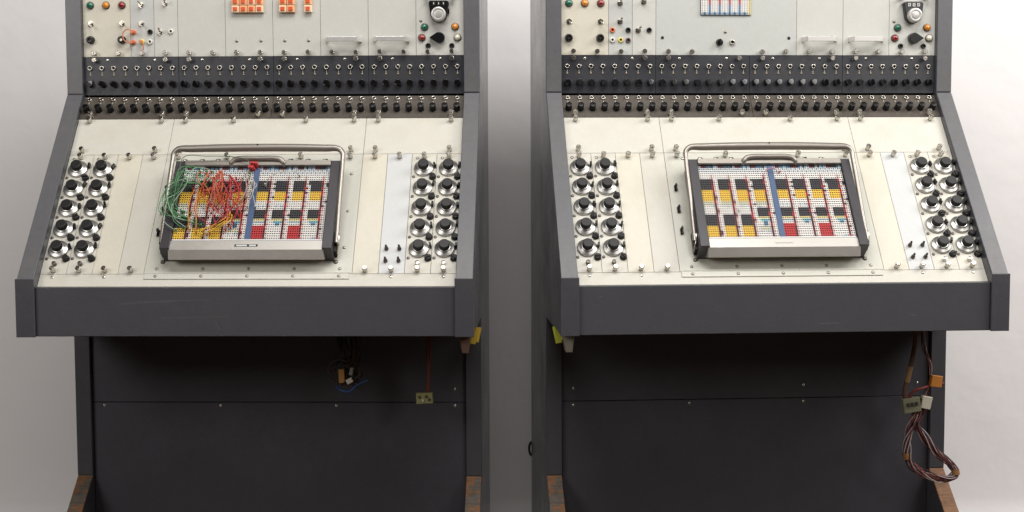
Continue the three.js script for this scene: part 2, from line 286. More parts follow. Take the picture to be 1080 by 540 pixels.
  if (right) face(-0.2, 0.1, H1, HT, M.greyBlue); else for (let i = 0; i < 3; i++) face(-0.2 + i * 0.1, -0.1 + i * 0.1, H1, HT, M.grey);
  face(0.1, 0.2, H1, HT, M.grey); face(0.2, 0.3, H1, HT, M.grey); face(0.3, 0.4, H1, HT, M.grey);
  face(-0.4, 0.4, HT, TOP - 0.01, M.grey);
  const lamp = (x, y, m) => { const g = grp('indicator_lamp'); onFace(g, x, y); part('lens', lensGeo(), m, g); part('bezel', bezelGeo(), M.steelDark, g); };
  const toggle = (x, y, up, side = 0) => { const g = grp('toggle_switch'); onFace(g, x, y); part('bushing', nutGeo(), M.nickel, g); const l = part('lever', leverGeo(), M.nickel, g); l.position.z = 0.005; l.rotation.set(up ? -0.42 : 0.42, side, 0); };
  const jack = (x, y, m, face_ = onFace, k = 1, h = 0) => { const g = grp('jack'); face_(g, x, y, h); g.scale.setScalar(k); part('ring', ringGeo(), m, g); part('socket', holeGeo(), M.dark, g); };
  const thumb = (x, y, fn = onFace, h = 0) => fn(part('thumb_screw', thumbGeo(), M.nickel), x, y, h, rnd() * 6.28);
  const screw = (x, y, fn = onFace, m = M.nickel, h = 0) => fn(part('screw', screwGeo(), m), x, y, h);
  lamp(-0.3835, 0.186, M.lensGreen); lamp(-0.3504, 0.186, M.lensAmber); lamp(-0.3168, 0.186, M.lensRed);
  toggle(-0.383, 0.148, false, 0.2); toggle(-0.317, 0.148, false, 0.2); toggle(-0.276, 0.186, true); toggle(-0.276, 0.148, right, 0.1); toggle(-0.226, 0.189, true, 0.3); toggle(-0.2377, 0.130, true, 0.2);
  const fuse = (x, y, bright) => { const g = grp('fuse_holder'); onFace(g, x, y); part('body', lathe('fuse', [[0.003, 0.011], [0.0056, 0.0115], [0.0072, 0.0105], [0.0074, 0.004], [0.0084, 0.0025], [0.0084, 0]], 20), M.black, g); part('cap', lathe('fusecap', [[0, 0.0095], [0.0036, 0.0095]], 14), bright ? M.nickel : M.blackMatte, g); };
  fuse(-0.3838, 0.114, false); fuse(-0.3178, 0.114, !right);
  if (right) { jack(-0.2921, 0.1305, M.jackOrange); jack(-0.2587, 0.1306, M.jackBlack); jack(-0.2921, 0.1099, M.jackWhite); jack(-0.2747, 0.1099, M.jackYellow); jack(-0.2586, 0.1092, M.jackPurple); jack(-0.2142, 0.1307, M.jackBlack); }
  else { jack(-0.2935, 0.1296, M.jackOrange); jack(-0.2584, 0.1304, M.jackBlack); jack(-0.2946, 0.1085, M.jackOrange); jack(-0.2759, 0.1098, M.jackYellow); jack(-0.2589, 0.1097, M.jackWhite); jack(-0.2144, 0.1311, M.jackWhite); }
  for (let i = 0; i < 16; i++) { const x = -0.375 + i * 0.05; if (right && (i === 6 || i === 7)) continue; thumb(x, 0.0862 - (i % 3) * 0.0004); }
  for (const x of [-0.375, -0.225, -0.175, -0.025, 0.025, 0.175, 0.225, 0.375]) thumb(x, 0.0718);
  for (let i = 0; i < 8; i++) screw(-0.35 + i * 0.1, 0.0715);
  if (right) {
    // small patch field on the wide panel
    const list = []; for (let c = 0; c < 20; c++) for (let r = 0; r < 12; r++) { const b = c % 4 === 3; list.push({ x: -0.1025 + c * 0.0053, y: 0.1655 + r * 0.0053, c: c === 19 ? PC.paleYellow : r === 0 ? (c % 2 ? PC.blue : PC.paleBlue) : b ? (r > 3 ? PC.rose : PC.sky) : PC.white }); }
    const g = grp('patch_field'); onFace(g, 0, 0, 0.004); for (let q = 0; q < 5; q++) part('patch_block', cellGeo(list.filter((_, i) => Math.floor(i / 12 / 4) === q), 0.0050, 0.0050, 0.0013, 0.003), M.cells, g);
    const bk = part('backing', slab(0.1075, 0.066, 0.001, 0.0003), M.dark, g); bk.position.set(-0.0522, 0.1947, -0.0036);
    const k = onFace(part('round_knob', smallKnobGeo(), M.black), -0.0647, 0.1054); k.scale.setScalar(1.05); jack(-0.038, 0.1055, M.nickel, onFace, 1.1); screw(-0.0523, 0.127, onFace, M.brass);
    screw(-0.186, 0.115, onFace, M.blackMatte); screw(0.0838, 0.1147, onFace, M.blackMatte);
  } else {
    for (const [x0, n] of [[-0.0764, 4], [0.0229, 2], [0.0756, 1]]) for (let i = 0; i < n; i++) for (let j = 0; j < 2; j++) {
      const g = grp('push_button'); onFace(g, x0 + i * 0.0168, 0.1757 + j * 0.0154); const q = part('housing', slab(0.0158, 0.0146, 0.010, 0.0012), (i + j) % 3 ? M.button : M.buttonLight, g);
      const f = part('key', slab(0.0086, 0.0080, 0.003, 0.0006), M.buttonFace, g); f.position.z = 0.009;
    }
    for (const x of [-0.076, -0.025, 0.025, 0.075]) screw(x, 0.1106, onFace, M.steel);
  }
  for (const x of [0.149, 0.249]) {
    const s = new THREE.Shape(); const a = 0.0375, b = 0.027, h = 0.022, t = 0.0035; s.moveTo(-a, 0); s.lineTo(-a, 0.003); s.lineTo(-b - 0.003, h); s.lineTo(b + 0.003, h); s.lineTo(a, 0.003); s.lineTo(a, 0); s.lineTo(a - t, 0); s.lineTo(b, h - t); s.lineTo(-b, h - t); s.lineTo(-a + t, 0); s.closePath();
    const g = cached('handle', () => { const q = new THREE.ExtrudeGeometry(s, { depth: 0.0085, bevelEnabled: true, bevelSize: 0.0006, bevelThickness: 0.0008, bevelOffset: -0.0006, bevelSegments: 2 }); q.rotateX(Math.PI / 2); q.translate(0, 0.0043, 0); return q; });
    onFace(part('pull_handle', g, M.steelBright), x, 0.1115);
  }
  // ten-turn dial, lamps and pointer of the last module
  {
    const g = grp('counting_dial'); onFace(g, 0.3485, 0.163);
    const s = new THREE.Shape(); s.absarc(0, 0, 0.0178, Math.PI * 1.0, Math.PI * 2.0, false); s.lineTo(0.0195, 0.012); s.absarc(0.0155, 0.0225, 0.0055, 0, Math.PI / 2, false); s.absarc(-0.0155, 0.0225, 0.0055, Math.PI / 2, Math.PI, false); s.closePath();
    part('housing', new THREE.ExtrudeGeometry(s, { depth: 0.011, bevelEnabled: true, bevelSize: 0.0014, bevelThickness: 0.0014, bevelOffset: -0.0014, bevelSegments: 2 }), right ? plain('#3c3d40', 0.3, 0.6) : M.black, g);
    for (let i = -1; i <= 1; i++) { const w = part('counter_window', slab(0.0062, 0.0074, 0.001, 0.0003), right ? M.alu : M.blackMatte, g); w.position.set(i * 0.0098, 0.0212, 0.0120); const t = part('digit_mark', slab(0.0014, 0.004, 0.0004, 0.0001), right ? M.black : M.ink, g); t.position.set(i * 0.0098 + (i * 0.0004), 0.0212, 0.0130); }
    const k = part('knob', lathe('countknob', [[0, 0.0245], [0.0078, 0.0245], [0.0082, 0.0232], [0.0096, 0.0232], [0.0100, 0.0245], [0.0138, 0.0240], [0.0150, 0.0225], [0.0154, 0.012]], 40), M.ringSilver, g); k.position.y = -0.0015;
    const b = part('brake_lever', slab(0.004, 0.010, 0.006, 0.0008), M.black, g); b.position.set(0.0195, 0.006, 0);
  }
  lamp(0.3178, 0.137, M.lensGreen); lamp(0.3817, 0.1374, M.lensAmber); lamp(0.3121, 0.1152, M.lensRed); lamp(0.3864, 0.1151, M.lensWhite);
  onFace(part('pointer_knob', pointerGeo(0.0115, 0.0205, 0.012), M.black), right ? 0.3515 : 0.349, 0.1145, 0, right ? 0 : Math.PI);
  jack(0.3248, 0.0984, M.jackBlack); jack(0.3745, 0.0983, M.jackBlack);
  thumb(0.324, 0.199); thumb(0.377, 0.199);
  screw(0.31, 0.15, onFace, M.steel);

  // switch strips
  for (let i = 0; i < 4; i++) face(-0.4 + i * 0.2, -0.2 + i * 0.2, YS + 0.001, H1, M.slate, 'switch_strip');
  const deskPanel = (x0, x1, v0, v1, m, name = 'desk_panel', t = T) => onDesk(part(name, slab(x1 - x0 - 0.0007, v1 - v0 - 0.0006, t, 0.0004), m), (x0 + x1) / 2, (v0 + v1) / 2, -T);
  for (let i = 0; i < 2; i++) deskPanel(-0.4 + i * 0.4, i * 0.4, 0.003, V2, M.slateWarmSheen, 'switch_strip');
  for (let i = 0; i < 32; i++) {
    const x = -0.3872 + i * 0.02494;
    jack(x, 0.0550, M.nickel); const t = onFace(part('index_line', slab(0.0009, 0.0052, 0.0003, 0.0001), M.ink), x, 0.0458, 0.0001); const st = onFace(part('stud', screwGeo(), M.brass), x, 0.0405); st.scale.setScalar(0.62);
    const white = right ? (i === 14 || (i > 14 && i < 22 && i !== 20)) : i === 0;
    const a = right ? (i < 14 ? rr(-0.4, 0.5, rnd) : i < 22 ? rr(0.5, 0.9, rnd) : rr(-0.7, 0.2, rnd)) : i === 0 ? 0.9 : rr(-2.6, -0.4, rnd);
    onFace(part('selector_knob', selGeo(), M.black), x, 0.0222, 0, a);
    jack(x, 0.0118, M.nickel, onDesk); onDesk(part('index_line', slab(0.0009, 0.004, 0.0003, 0.0001), M.ink), x, 0.0205, 0.0001);
    onDesk(part('cap_knob', capGeo(), M.black), x, 0.0405);
  }
  const TS = [-0.375, -0.225, -0.175, 0.175, 0.225, 0.375];
  for (const x of [...TS, -0.025, 0.025]) thumb(x, 0.0565, onDesk);
  for (const x of [...TS, -0.075, 0.075]) thumb(x, 0.0715, onDesk);

  // sloping desk
  deskPanel(-0.4, -0.2, V2, VS, M.cream); deskPanel(-0.2, 0.2, V2, VS, M.cream); deskPanel(0.2, 0.4, V2, VS, M.cream);
  const cols = [[-0.4, M.cream], [-0.35, M.cream], [-0.3, M.ivory], [-0.25, M.cream], [0.2, M.ivory], [0.25, M.white], [0.3, M.cream], [0.35, M.cream]];
  for (const [x, m] of cols) deskPanel(x, x + 0.05, VS, VB, m, 'module_panel');
  deskPanel(-0.4, 0.4, VB, DLEN + 0.0005, M.cream, 'front_strip');
  const plate = deskPanel(-0.2, 0.2, VS, VB, M.plate, 'receiver_plate');
  for (const x of TS) thumb(x, 0.1505, onDesk);
  for (const x of [-0.375, -0.325, -0.275, -0.225, -0.175, -0.075, 0.075, 0.175, 0.225, 0.275, 0.325, 0.375]) thumb(x, 0.1672, onDesk);
  for (const x of [-0.375, -0.325, -0.275, -0.225, 0.225, 0.275, 0.325, 0.375]) thumb(x, 0.4425, onDesk);
  for (const x of [-0.375, -0.275, 0.275, 0.375]) screw(x, 0.4555, onDesk);
  for (const x of [0.2625, 0.2875]) for (const v of [0.392, 0.420]) { const g = grp('terminal_post'); onDesk(g, x, v); part('post', lathe('post', [[0, 0.012], [0.002, 0.012], [0.0024, 0.0115], [0.0022, 0.006], [0.0036, 0.0055], [0.0042, 0.0004], [0.0042, 0]], 14), M.steelDark, g); part('tip', lathe('posttip', [[0, 0.0145], [0.0018, 0.014], [0.0019, 0.0119]], 12), M.black, g); }
  for (const x of [-0.375, -0.325, 0.325, 0.375]) for (let k = 0; k < 5; k++) {
    const v = 0.1965 + k * 0.0490, g = grp('potentiometer_dial'); onDesk(g, x, v);
    part('skirt', skirtGeo(), M.alu, g).scale.set(0.94, 0.94, 1); part('knob', dialKnobGeo(), M.dialBlack, g);
    const b = part('brake_lever', slab(0.0042, 0.009, 0.010, 0.0008), M.black, g); b.position.set(0.0218, 0.007 + rr(-0.003, 0.003, rnd), 0); b.rotation.z = rr(-0.4, 0.4, rnd);
    const s = part('screw', screwGeo(), M.steelDark, g); s.position.set(-0.0195, -0.0205, 0);
    const kn = onDesk(part('selector_knob', smallKnobGeo(), M.blackMatte), x + 0.0185, v + 0.0215, 0, rr(0, 6, rnd));
    if (k === 4) { const a = part('terminal', lathe('tm', [[0, 0.008], [0.0038, 0.008], [0.0042, 0.007], [0.0042, 0]], 14), x < 0 ? M.steelDark : M.nickel, g); a.position.set(-0.001, -0.0345, 0); }
    if (k === 0) { const e = part('screw_001', screwGeo(), M.steel, g); e.position.set(-0.014, 0.027, 0); }
  }
  // hinge along the bottom of the receiver plate
  const hp = part('hinge_leaf', slab(0.393, 0.0135, 0.0016, 0.0004), M.plate); onDesk(hp, -0.001, 0.4545, 0.0004);
  const hk = part('hinge_knuckle', cached('knuckle', () => merge(Array.from({ length: 12 }, (_, i) => at(new THREE.CylinderGeometry(0.0016, 0.0016, 0.0318, 8), -0.18 + i * 0.0327, 0, 0, 0, 0, Math.PI / 2)))), M.plate); onDesk(hk, 0, 0.4475, 0.0014);
  for (const x of [-0.176, -0.088, 0, 0.088, 0.176]) { onDesk(part('rivet', screwGeo(), M.steel), x, 0.4548, 0.002); onDesk(part('rivet', screwGeo(), M.steel), x, 0.437, 0); }
  for (const x of [-0.167, 0.167]) { const r = onDesk(part('screw', screwGeo(), M.steelDark), x, 0.4215, 0); r.scale.setScalar(1.35); }
  for (const v of [0.209, 0.301, 0.388]) onDesk(part('screw', screwGeo(), M.steel), 0.1805, v, 0);
  for (const v of [0.250, 0.303, 0.355]) {
    const g = onDesk(part('retaining_clip', cached('clip', () => { const a = new THREE.TorusGeometry(0.0058, 0.0017, 8, 14, 4.2); a.rotateZ(-0.6); a.rotateY(Math.PI / 2); a.translate(0, 0, 0.008); return merge([a, at(slab(0.006, 0.013, 0.005, 0.0008), 0, 0, 0)]); }), M.black), -0.186, v, 0);
  }
  for (const x of [-0.161, -0.126, -0.0935, -0.062, 0.054, 0.0895, 0.1245]) { const g = grp('slotted_hole'); onDesk(g, x, 0.1735, 0.0002, rr(-0.3, 0.3, rnd)); part('opening', cached('slotO', () => { const a = new THREE.CapsuleGeometry(0.0034, 0.0045, 4, 12); a.scale(1, 1, 0.12); a.rotateZ(Math.PI / 2); return a; }), M.dark, g); const sc = part('screw', screwGeo(), M.nickel, g); sc.position.x = -0.002; sc.scale.setScalar(0.8); }

  // patch board receiver
  const FR = [-0.045, 0.045];
  for (const s of [-1, 1]) {
    const r = part('side_rail', slab(0.0185, 0.2105, 0.0445, 0.001), M.rail); onDesk(r, s * 0.1547, 0.3145, 0.0002);
    const lt = grp('latch'); onDesk(lt, s * 0.1665, 0.388, 0);
    const a = part('bracket', slab(0.006, 0.046, 0.020, 0.001), M.blackMatte, lt); const b = part('spring', cached('spring', () => sweep([[0, -0.022, 0.012], [0.002, -0.012, 0.024], [0.0035, 0.006, 0.030], [0, 0.022, 0.026]], 0.0022, 16, 8)), M.nickel, lt); b.position.x = s * 0.003;
    const c = part('pivot', lathe('pivot', [[0, 0.004], [0.004, 0.0035], [0.0048, 0.002], [0.0048, 0]], 14), M.steelDark, lt); c.position.set(s * 0.003, -0.006, 0.018); c.rotation.y = s * Math.PI / 2;
  }
  const tr = part('top_rail', slab(0.2905, 0.0135, 0.0465, 0.001), M.steel); onDesk(tr, 0, 0.2155, 0.0002);
  const led = part('front_ledge', cached('ledge', () => prism([[0, 0.0002], [-0.0, 0.0405], [-0.0205, 0.0405], [-0.0345, 0.0295], [-0.0345, 0.0265], [-0.016, 0.0002]].map(([a, b]) => [b, a]), 'x', 0.2965, 0.0005)), M.ledgeSteel); onDesk(led, 0, 0.3995, 0);
  const bd = part('patch_board', slab(BX1 - BX0 + 0.001, BV1 - BV0 + 0.003, 0.0345, 0.0005), M.dark); onDesk(bd, 0, (BV0 + BV1) / 2, 0.0002);
  for (const [n, g] of blockGeos) { const q = part(n, g, M.cells, bd); q.position.set(0, (BV0 + BV1) / 2, 0.0396); }
  const dv = part('divider', slab(DIV - 0.0008, BV1 - BV0, 0.006, 0.0004), M.blue, bd); dv.position.set(0, 0, 0.0345);
  const rim = part('lower_rim', slab(0.2885, 0.0034, 0.006, 0.0004), M.white, bd); rim.position.set(0, -(BV1 - BV0) / 2 - 0.0012, 0.0343);
  if (right) {
    const s = part('script_mark', cached('script', () => { const p = []; for (let i = 0; i <= 40; i++) { const t = i / 40; p.push([-0.018 + 0.036 * t, Math.sin(t * 38) * 0.0011 * (t < 0.15 ? 1.8 : 1), 0]); } return sweep(p, 0.00035, 120, 5); }), M.steelDark); onDesk(s, 0.0, 0.4105, 0.0406);
  } else {
    const g = grp('label_holder'); onDesk(g, 0, 0.4105, 0.0404); part('slot', slab(0.044, 0.0052, 0.0006, 0.0001), M.dark, g);
    const a = part('paper_tab', slab(0.021, 0.0034, 0.0008, 0.0001), M.white, g); a.position.set(-0.0085, -0.0004, 0.0002); const b = part('paper_tab', slab(0.013, 0.0034, 0.0008, 0.0001), M.white, g); b.position.set(0.0125, -0.0004, 0.0002);
  }
  // locking bail round the board, and the board's carrying grip (frame: x, up-slope, out)
  const bail = part('locking_bail', cached('bail', () => {
    const y = (v) => 0.19 - v, pts = [[-0.1690, y(0.395), 0.026], [-0.1690, y(0.30), 0.040], [-0.1690, y(0.212), 0.051], [-0.1680, y(0.198), 0.054], [-0.1600, y(0.190), 0.057], [-0.13, y(0.189), 0.058], [0, y(0.188), 0.059], [0.13, y(0.189), 0.058], [0.1600, y(0.190), 0.057], [0.1680, y(0.198), 0.054], [0.1690, y(0.212), 0.051], [0.1690, y(0.30), 0.040], [0.1690, y(0.395), 0.026]];
    const f = (t) => { const d = Math.min(t, 1 - t); return d < 0.25 ? 0.0044 : d < 0.31 ? 0.0044 + (d - 0.25) / 0.06 * 0.0028 : 0.0072 + Math.min(0.0008, (d - 0.31) * 0.008); };
    return sweep(pts, f, 140, 12);
  }), M.bailSteel); onDesk(bail, 0, 0.19, 0);
  onDesk(part('bail_screw', screwGeo(), M.blackMatte), 0, 0.1865, 0.0665).scale.setScalar(0.7);
  onDesk(part('carrying_grip', cached('grip', () => sweep([[-0.053, -0.010, 0.040], [-0.052, -0.008, 0.046], [-0.046, -0.002, 0.049], [-0.036, 0.0005, 0.050], [0, 0.001, 0.050], [0.036, 0.0005, 0.050], [0.046, -0.002, 0.049], [0.052, -0.008, 0.046], [0.053, -0.010, 0.040]], 0.0052, 60, 10)), M.bailSteel), 0, 0.2085, 0);
  C.updateMatrixWorld(true);
  return C;
}

// fascia paint with its scratches and scuffs
function fasciaMaterial(seed, marks) {
  const W = 1024, H = 128, r = rng(seed), c = document.createElement('canvas'); c.width = W; c.height = H; const x = c.getContext('2d');
  x.fillStyle = '#4b4b4f'; x.fillRect(0, 0, W, H);
  for (let i = 0; i < 2600; i++) { const v = Math.floor(62 + r() * 24); x.fillStyle = `rgba(${v},${v - 1},${v + 2},0.25)`; x.fillRect(r() * W, r() * H, 1 + r() * 5, 1 + r() * 2); }
  x.strokeStyle = 'rgba(140,136,130,0.38)'; for (const [x0, y0, x1, y1, w] of marks) { x.lineWidth = w; x.beginPath(); x.moveTo(x0 * W, y0 * H); x.lineTo(x1 * W, y1 * H); x.stroke(); }
  x.strokeStyle = 'rgba(120,116,110,0.25)'; x.lineWidth = 0.6; for (let i = 0; i < 26; i++) { const a = r() * W, b = r() * H; x.beginPath(); x.moveTo(a, b); x.lineTo(a + (r() - 0.5) * 60, b + (r() - 0.5) * 14); x.stroke(); }
  x.fillStyle = '#8f8a82'; for (let i = 0; i < 60; i++) { const e = r() < 0.5 ? 0 : H - 2; x.fillRect(r() * W, e, 2 + r() * 10, 1 + r() * 1.4); }
  const t = new THREE.CanvasTexture(c); t.colorSpace = THREE.SRGBColorSpace; t.wrapS = t.wrapT = THREE.RepeatWrapping; t.repeat.set(1 / 0.8, 1 / 0.094); t.offset.set(0.5, 0.5);
  return new THREE.MeshPhysicalMaterial({ map: t, roughness: 0.5, roughnessMap: roughTex, bumpMap: bumpTex, bumpScale: 0.00004 });
}
const KY = -0.661, KU = -0.625;
const left = buildConsole({ right: false, seed: 3, pos: [-0.4986, 0, -2.8051], yaw: -0.0254, label: 'left console with red and green patch cords and orange push buttons', fascia: fasciaMaterial(5, [[0.20, 0.34, 0.34, 0.28, 0.9], [0.22, 0.3, 0.42, 0.25, 0.7], [0.30, 0.62, 0.46, 0.60, 0.7], [0.43, 0.7, 0.44, 0.85, 1], [0.06, 0.5, 0.07, 0.55, 1]]), kneeScrews: [[-0.375, KY], [-0.125, KY], [0.123, KY], [0.376, KY], [0.376, KU]] });
const rightC = buildConsole({ right: true, seed: 8, pos: [0.504, 0, -2.8283], yaw: 0.0668, label: 'right console with unwired patch board and chrome counting dial', fascia: fasciaMaterial(9, [[0.05, 0.22, 0.06, 0.22, 1.4], [0.58, 0.82, 0.63, 0.80, 1.2], [0.8, 0.66, 0.82, 0.66, 1.1]]), kneeScrews: [[-0.375, KY], [-0.375, KU], [-0.125, KY], [0.124, KY], [0.124, KU], [0.374, KU]] });

// ---------------------------------------------------------------- things hanging on the consoles
function loose(name, geo, mat, label, category, group) {       // a top-level mesh whose origin is its own centre
  geo.computeBoundingBox(); const c = geo.boundingBox.getCenter(new THREE.Vector3()); geo.translate(-c.x, -c.y, -c.z);
  const m = mesh(name, geo, mat, scene); m.position.copy(c); return tag(m, label, category, group);
}
const toW = (con, p) => p.clone().applyMatrix4(con.matrixWorld);
const cordMats = { green: plain('#4f8a58', 0.5), paleGreen: plain('#92b096', 0.5), red: plain('#b83c3a', 0.5), orange: plain('#d4714a', 0.5), tan: plain('#cf8e45', 0.45), yellow: plain('#e2b53a', 0.45), grey: plain('#b9b3a8', 0.45), darkGreen: plain('#4f6a50', 0.45), pink: plain('#c9828a', 0.45) };
function cord(con, mat, pts, label, group, rad = 0.00075) {
  const P = pts.map(p => toW(con, deskPoint(...p)));
  const tube = sweep(P, rad, 36, 6), n = NV.clone().transformDirection(con.matrixWorld), q = new THREE.Quaternion().setFromUnitVectors(new THREE.Vector3(0, 1, 0), n);
  const plugs = [P[0], P[P.length - 1]].map(p => { const g = new THREE.CylinderGeometry(0.0015, 0.0019, 0.012, 8); g.applyQuaternion(q); g.translate(p.x + n.x * 0.003, p.y + n.y * 0.003, p.z + n.z * 0.003); return g; });
  return loose('patch_cord', merge([tube, ...plugs]), mat, label, 'patch cord', group);
}
const kr = rng(77), q = (a, b) => rr(a, b, kr);
const hole = (x, v) => { let m = 0, best = 9, bx = x; for (let i = 0; i < 8; i++) for (let c = 0; c < 8; c++) { const d = Math.abs(colX(i, c) - x); if (d < best) { best = d; bx = colX(i, c); } } const r = Math.max(0, Math.min(31, Math.round((v - BV0) / PY - 0.5))); return [bx, rowV(r), 0.040]; };
const arc = (a, b, h, sx = 0, sv = 0) => [a, [a[0], a[1], 0.047], [a[0] + (b[0] - a[0]) * 0.25 + sx, a[1] + (b[1] - a[1]) * 0.25 + sv, 0.042 + h * 0.8], [(a[0] + b[0]) / 2 + sx * 1.3, (a[1] + b[1]) / 2 + sv * 1.3, 0.042 + h], [a[0] + (b[0] - a[0]) * 0.75 + sx, a[1] + (b[1] - a[1]) * 0.75 + sv, 0.042 + h * 0.8], [b[0], b[1], 0.047], b];
for (let i = 0; i < 13; i++) {       // green loops leaning out over the left rail
  const a = hole(q(-0.125, -0.06), q(0.235, 0.285)), b = hole(q(-0.140, -0.085), q(0.335, 0.378)), o = q(-0.174, -0.138);
  cord(left, i % 4 === 3 ? cordMats.paleGreen : cordMats.green, [a, [a[0] - 0.004, a[1], 0.05], [a[0] - 0.03, a[1] + 0.008, q(0.060, 0.075)], [(o + a[0]) / 2 - 0.012, q(0.262, 0.30), q(0.052, 0.085)], [o, q(0.295, 0.345), q(0.046, 0.074)], [(o + b[0]) / 2 - 0.008, b[1] - q(0.004, 0.014), q(0.052, 0.062)], [b[0] - 0.006, b[1], 0.050], b], i % 4 === 3 ? 'pale green patch cord among the loops over the left rail of the wired board' : 'green patch cord looping out over the left rail of the wired board', i % 4 === 3 ? 'pale green patch cords' : 'green patch cords');
}
for (let i = 0; i < 22; i++) {       // red cords heaped over the right side of the left half
  const a = hole(q(-0.085, -0.025), q(0.240, 0.300)), b = hole(q(-0.085, -0.012), q(0.320, 0.385));
  cord(left, cordMats.red, arc(a, b, q(0.008, 0.036), q(-0.03, 0.03), q(-0.016, 0.016)), 'red patch cord in the tangle on the left half of the wired board', 'red patch cords');
}
for (let i = 0; i < 16; i++) {       // orange cords running down the middle
  const a = hole(q(-0.105, -0.055), q(0.232, 0.285)), b = hole(q(-0.105, -0.05), q(0.280, 0.330));
  cord(left, cordMats.orange, arc(a, b, q(0.012, 0.03), q(-0.014, 0.014), q(-0.006, 0.006)), 'orange patch cord in the tangle on the left half of the wired board', 'orange patch cords');
}
for (let i = 0; i < 6; i++) { const a = hole(q(-0.115, -0.1), q(0.270, 0.295)), b = hole(q(-0.118, -0.098), q(0.360, 0.385)); cord(left, cordMats.tan, arc(a, b, q(0.010, 0.02), q(-0.004, 0.006)), 'tan patch cord running straight down beside the green loops', 'tan patch cords'); }
for (let i = 0; i < 5; i++) { const a = hole(q(-0.06, -0.03), q(0.335, 0.35)), b = hole(q(-0.10, -0.065), q(0.372, 0.39)); cord(left, cordMats.yellow, arc(a, b, q(0.012, 0.02), 0.012, 0.004), 'yellow patch cord curving over the lower yellow blocks of the wired board', 'yellow patch cords'); }
for (let i = 0; i < 5; i++) { const a = hole(q(-0.03, -0.008), q(0.236, 0.27)), b = hole(q(-0.022, 0.012), q(0.29, 0.33)); cord(left, cordMats.grey, arc(a, b, q(0.012, 0.022), q(0.0, 0.016)), 'grey patch cord crossing the blue divider of the wired board', 'grey patch cords'); }
cord(left, cordMats.darkGreen, [hole(-0.136, 0.26), [-0.150, 0.232, 0.056], [-0.143, 0.212, 0.062], [-0.10, 0.208, 0.058], [-0.05, 0.209, 0.057], [-0.015, 0.220, 0.056], hole(-0.012, 0.245)], 'dull green patch cord lying along the top rail of the wired board', undefined);
cord(left, cordMats.grey, [hole(0.020, 0.268), [0.03, 0.258, 0.055], [0.06, 0.247, 0.058], [0.078, 0.243, 0.052], hole(0.085, 0.250)], 'pale grey patch cord lying alone over the right half of the wired board', undefined);
cord(rightC, cordMats.pink, [hole(-0.018, 0.258), [-0.017, 0.250, 0.049], [-0.008, 0.240, 0.051], [0.006, 0.236, 0.048], hole(0.018, 0.240)], 'short pink patch cord across the blue divider of the right board', undefined);
{ // cluster of red plugs at the top of the divider
  const g = []; for (let i = 0; i < 5; i++) { const p = toW(left, deskPoint(-0.013 + (i % 3) * 0.006, 0.222 + Math.floor(i / 3) * 0.008, 0.046)); const c = new THREE.CylinderGeometry(0.0032, 0.0036, 0.016, 10); c.rotateX(0.6 + i * 0.1); c.rotateZ(-0.3 + 0.15 * i); c.translate(p.x, p.y, p.z); g.push(c); }
  loose('red_plug_cluster', merge(g), cordMats.red, 'cluster of red plugs beside the top of the blue divider', 'plug');
}
// orange jumper wires on the left console's upper panel
{
  const F = (x, y, h) => toW(left, new THREE.Vector3(x, y + BASE, -RC + h));
  const jw = plain('#d9825c', 0.45);
  loose('jumper_wire', merge([sweep([F(-0.2935, 0.1296, 0.003), F(-0.295, 0.133, 0.012), F(-0.305, 0.134, 0.014), F(-0.312, 0.126, 0.013), F(-0.311, 0.114, 0.013), F(-0.303, 0.108, 0.013), F(-0.2946, 0.1085, 0.003)], 0.0011, 40, 6), ...[[-0.2935, 0.1296], [-0.2946, 0.1085]].map(([x, y]) => { const c = new THREE.CylinderGeometry(0.003, 0.003, 0.012, 10); c.rotateX(Math.PI / 2); const p = F(x, y, 0.009); c.translate(p.x, p.y, p.z); return c; })]), jw, 'orange jumper wire looping left between two orange jacks', 'jumper wire');
  loose('jumper_wire', merge([sweep([F(-0.2759, 0.1098, 0.003), F(-0.274, 0.110, 0.012), F(-0.270, 0.104, 0.014), F(-0.2695, 0.095, 0.013), F(-0.273, 0.089, 0.012)], 0.0011, 30, 6), (() => { const c = new THREE.CylinderGeometry(0.003, 0.003, 0.012, 10); c.rotateX(Math.PI / 2); const p = F(-0.2759, 0.1098, 0.009); c.translate(p.x, p.y, p.z); return c; })()]), jw, 'orange jumper wire hanging down from the yellow jack', 'jumper wire');
}
// cable harness hanging under the right console
function strandBundle(con, path, n, rad, seed, twist) {
  const r = rng(seed), c = new THREE.CatmullRomCurve3(path.map(p => toW(con, new THREE.Vector3(p[0], p[1] + BASE, p[2]))), false, 'centripetal'), fr = c.computeFrenetFrames(60, false), out = [];
  for (let k = 0; k < n; k++) { const ph = k / n * 6.283 + r(), d = rad * (0.45 + 0.6 * r()), pts = []; for (let i = 0; i <= 60; i++) { const p = c.getPointAt(i / 60), a = ph + i / 60 * twist, w = d * (1 + 0.45 * Math.sin(i * 0.37 + k * 1.7)); pts.push(p.addScaledVector(fr.normals[i], Math.cos(a) * w).addScaledVector(fr.binormals[i], Math.sin(a) * w)); } out.push(sweep(pts, 0.00118, 110, 5)); }
  return out;
}
const wireMats = [plain('#7a2a22', 0.55), plain('#3a1d1c', 0.55), plain('#a9999c', 0.55), plain('#4b2629', 0.55), plain('#6e2f2a', 0.55), plain('#2f2220', 0.55), plain('#a0948e', 0.55)];
function group(name, con, p, label, category) { const g = new THREE.Group(); g.name = numbered(name); g.position.copy(toW(con, new THREE.Vector3(p[0], p[1] + BASE, p[2]))); scene.add(g); g.updateMatrixWorld(true); return tag(g, label, category); }
function into(g, name, geo, mat) { geo.translate(-g.position.x, -g.position.y, -g.position.z); return mesh(name, geo, mat, g); }
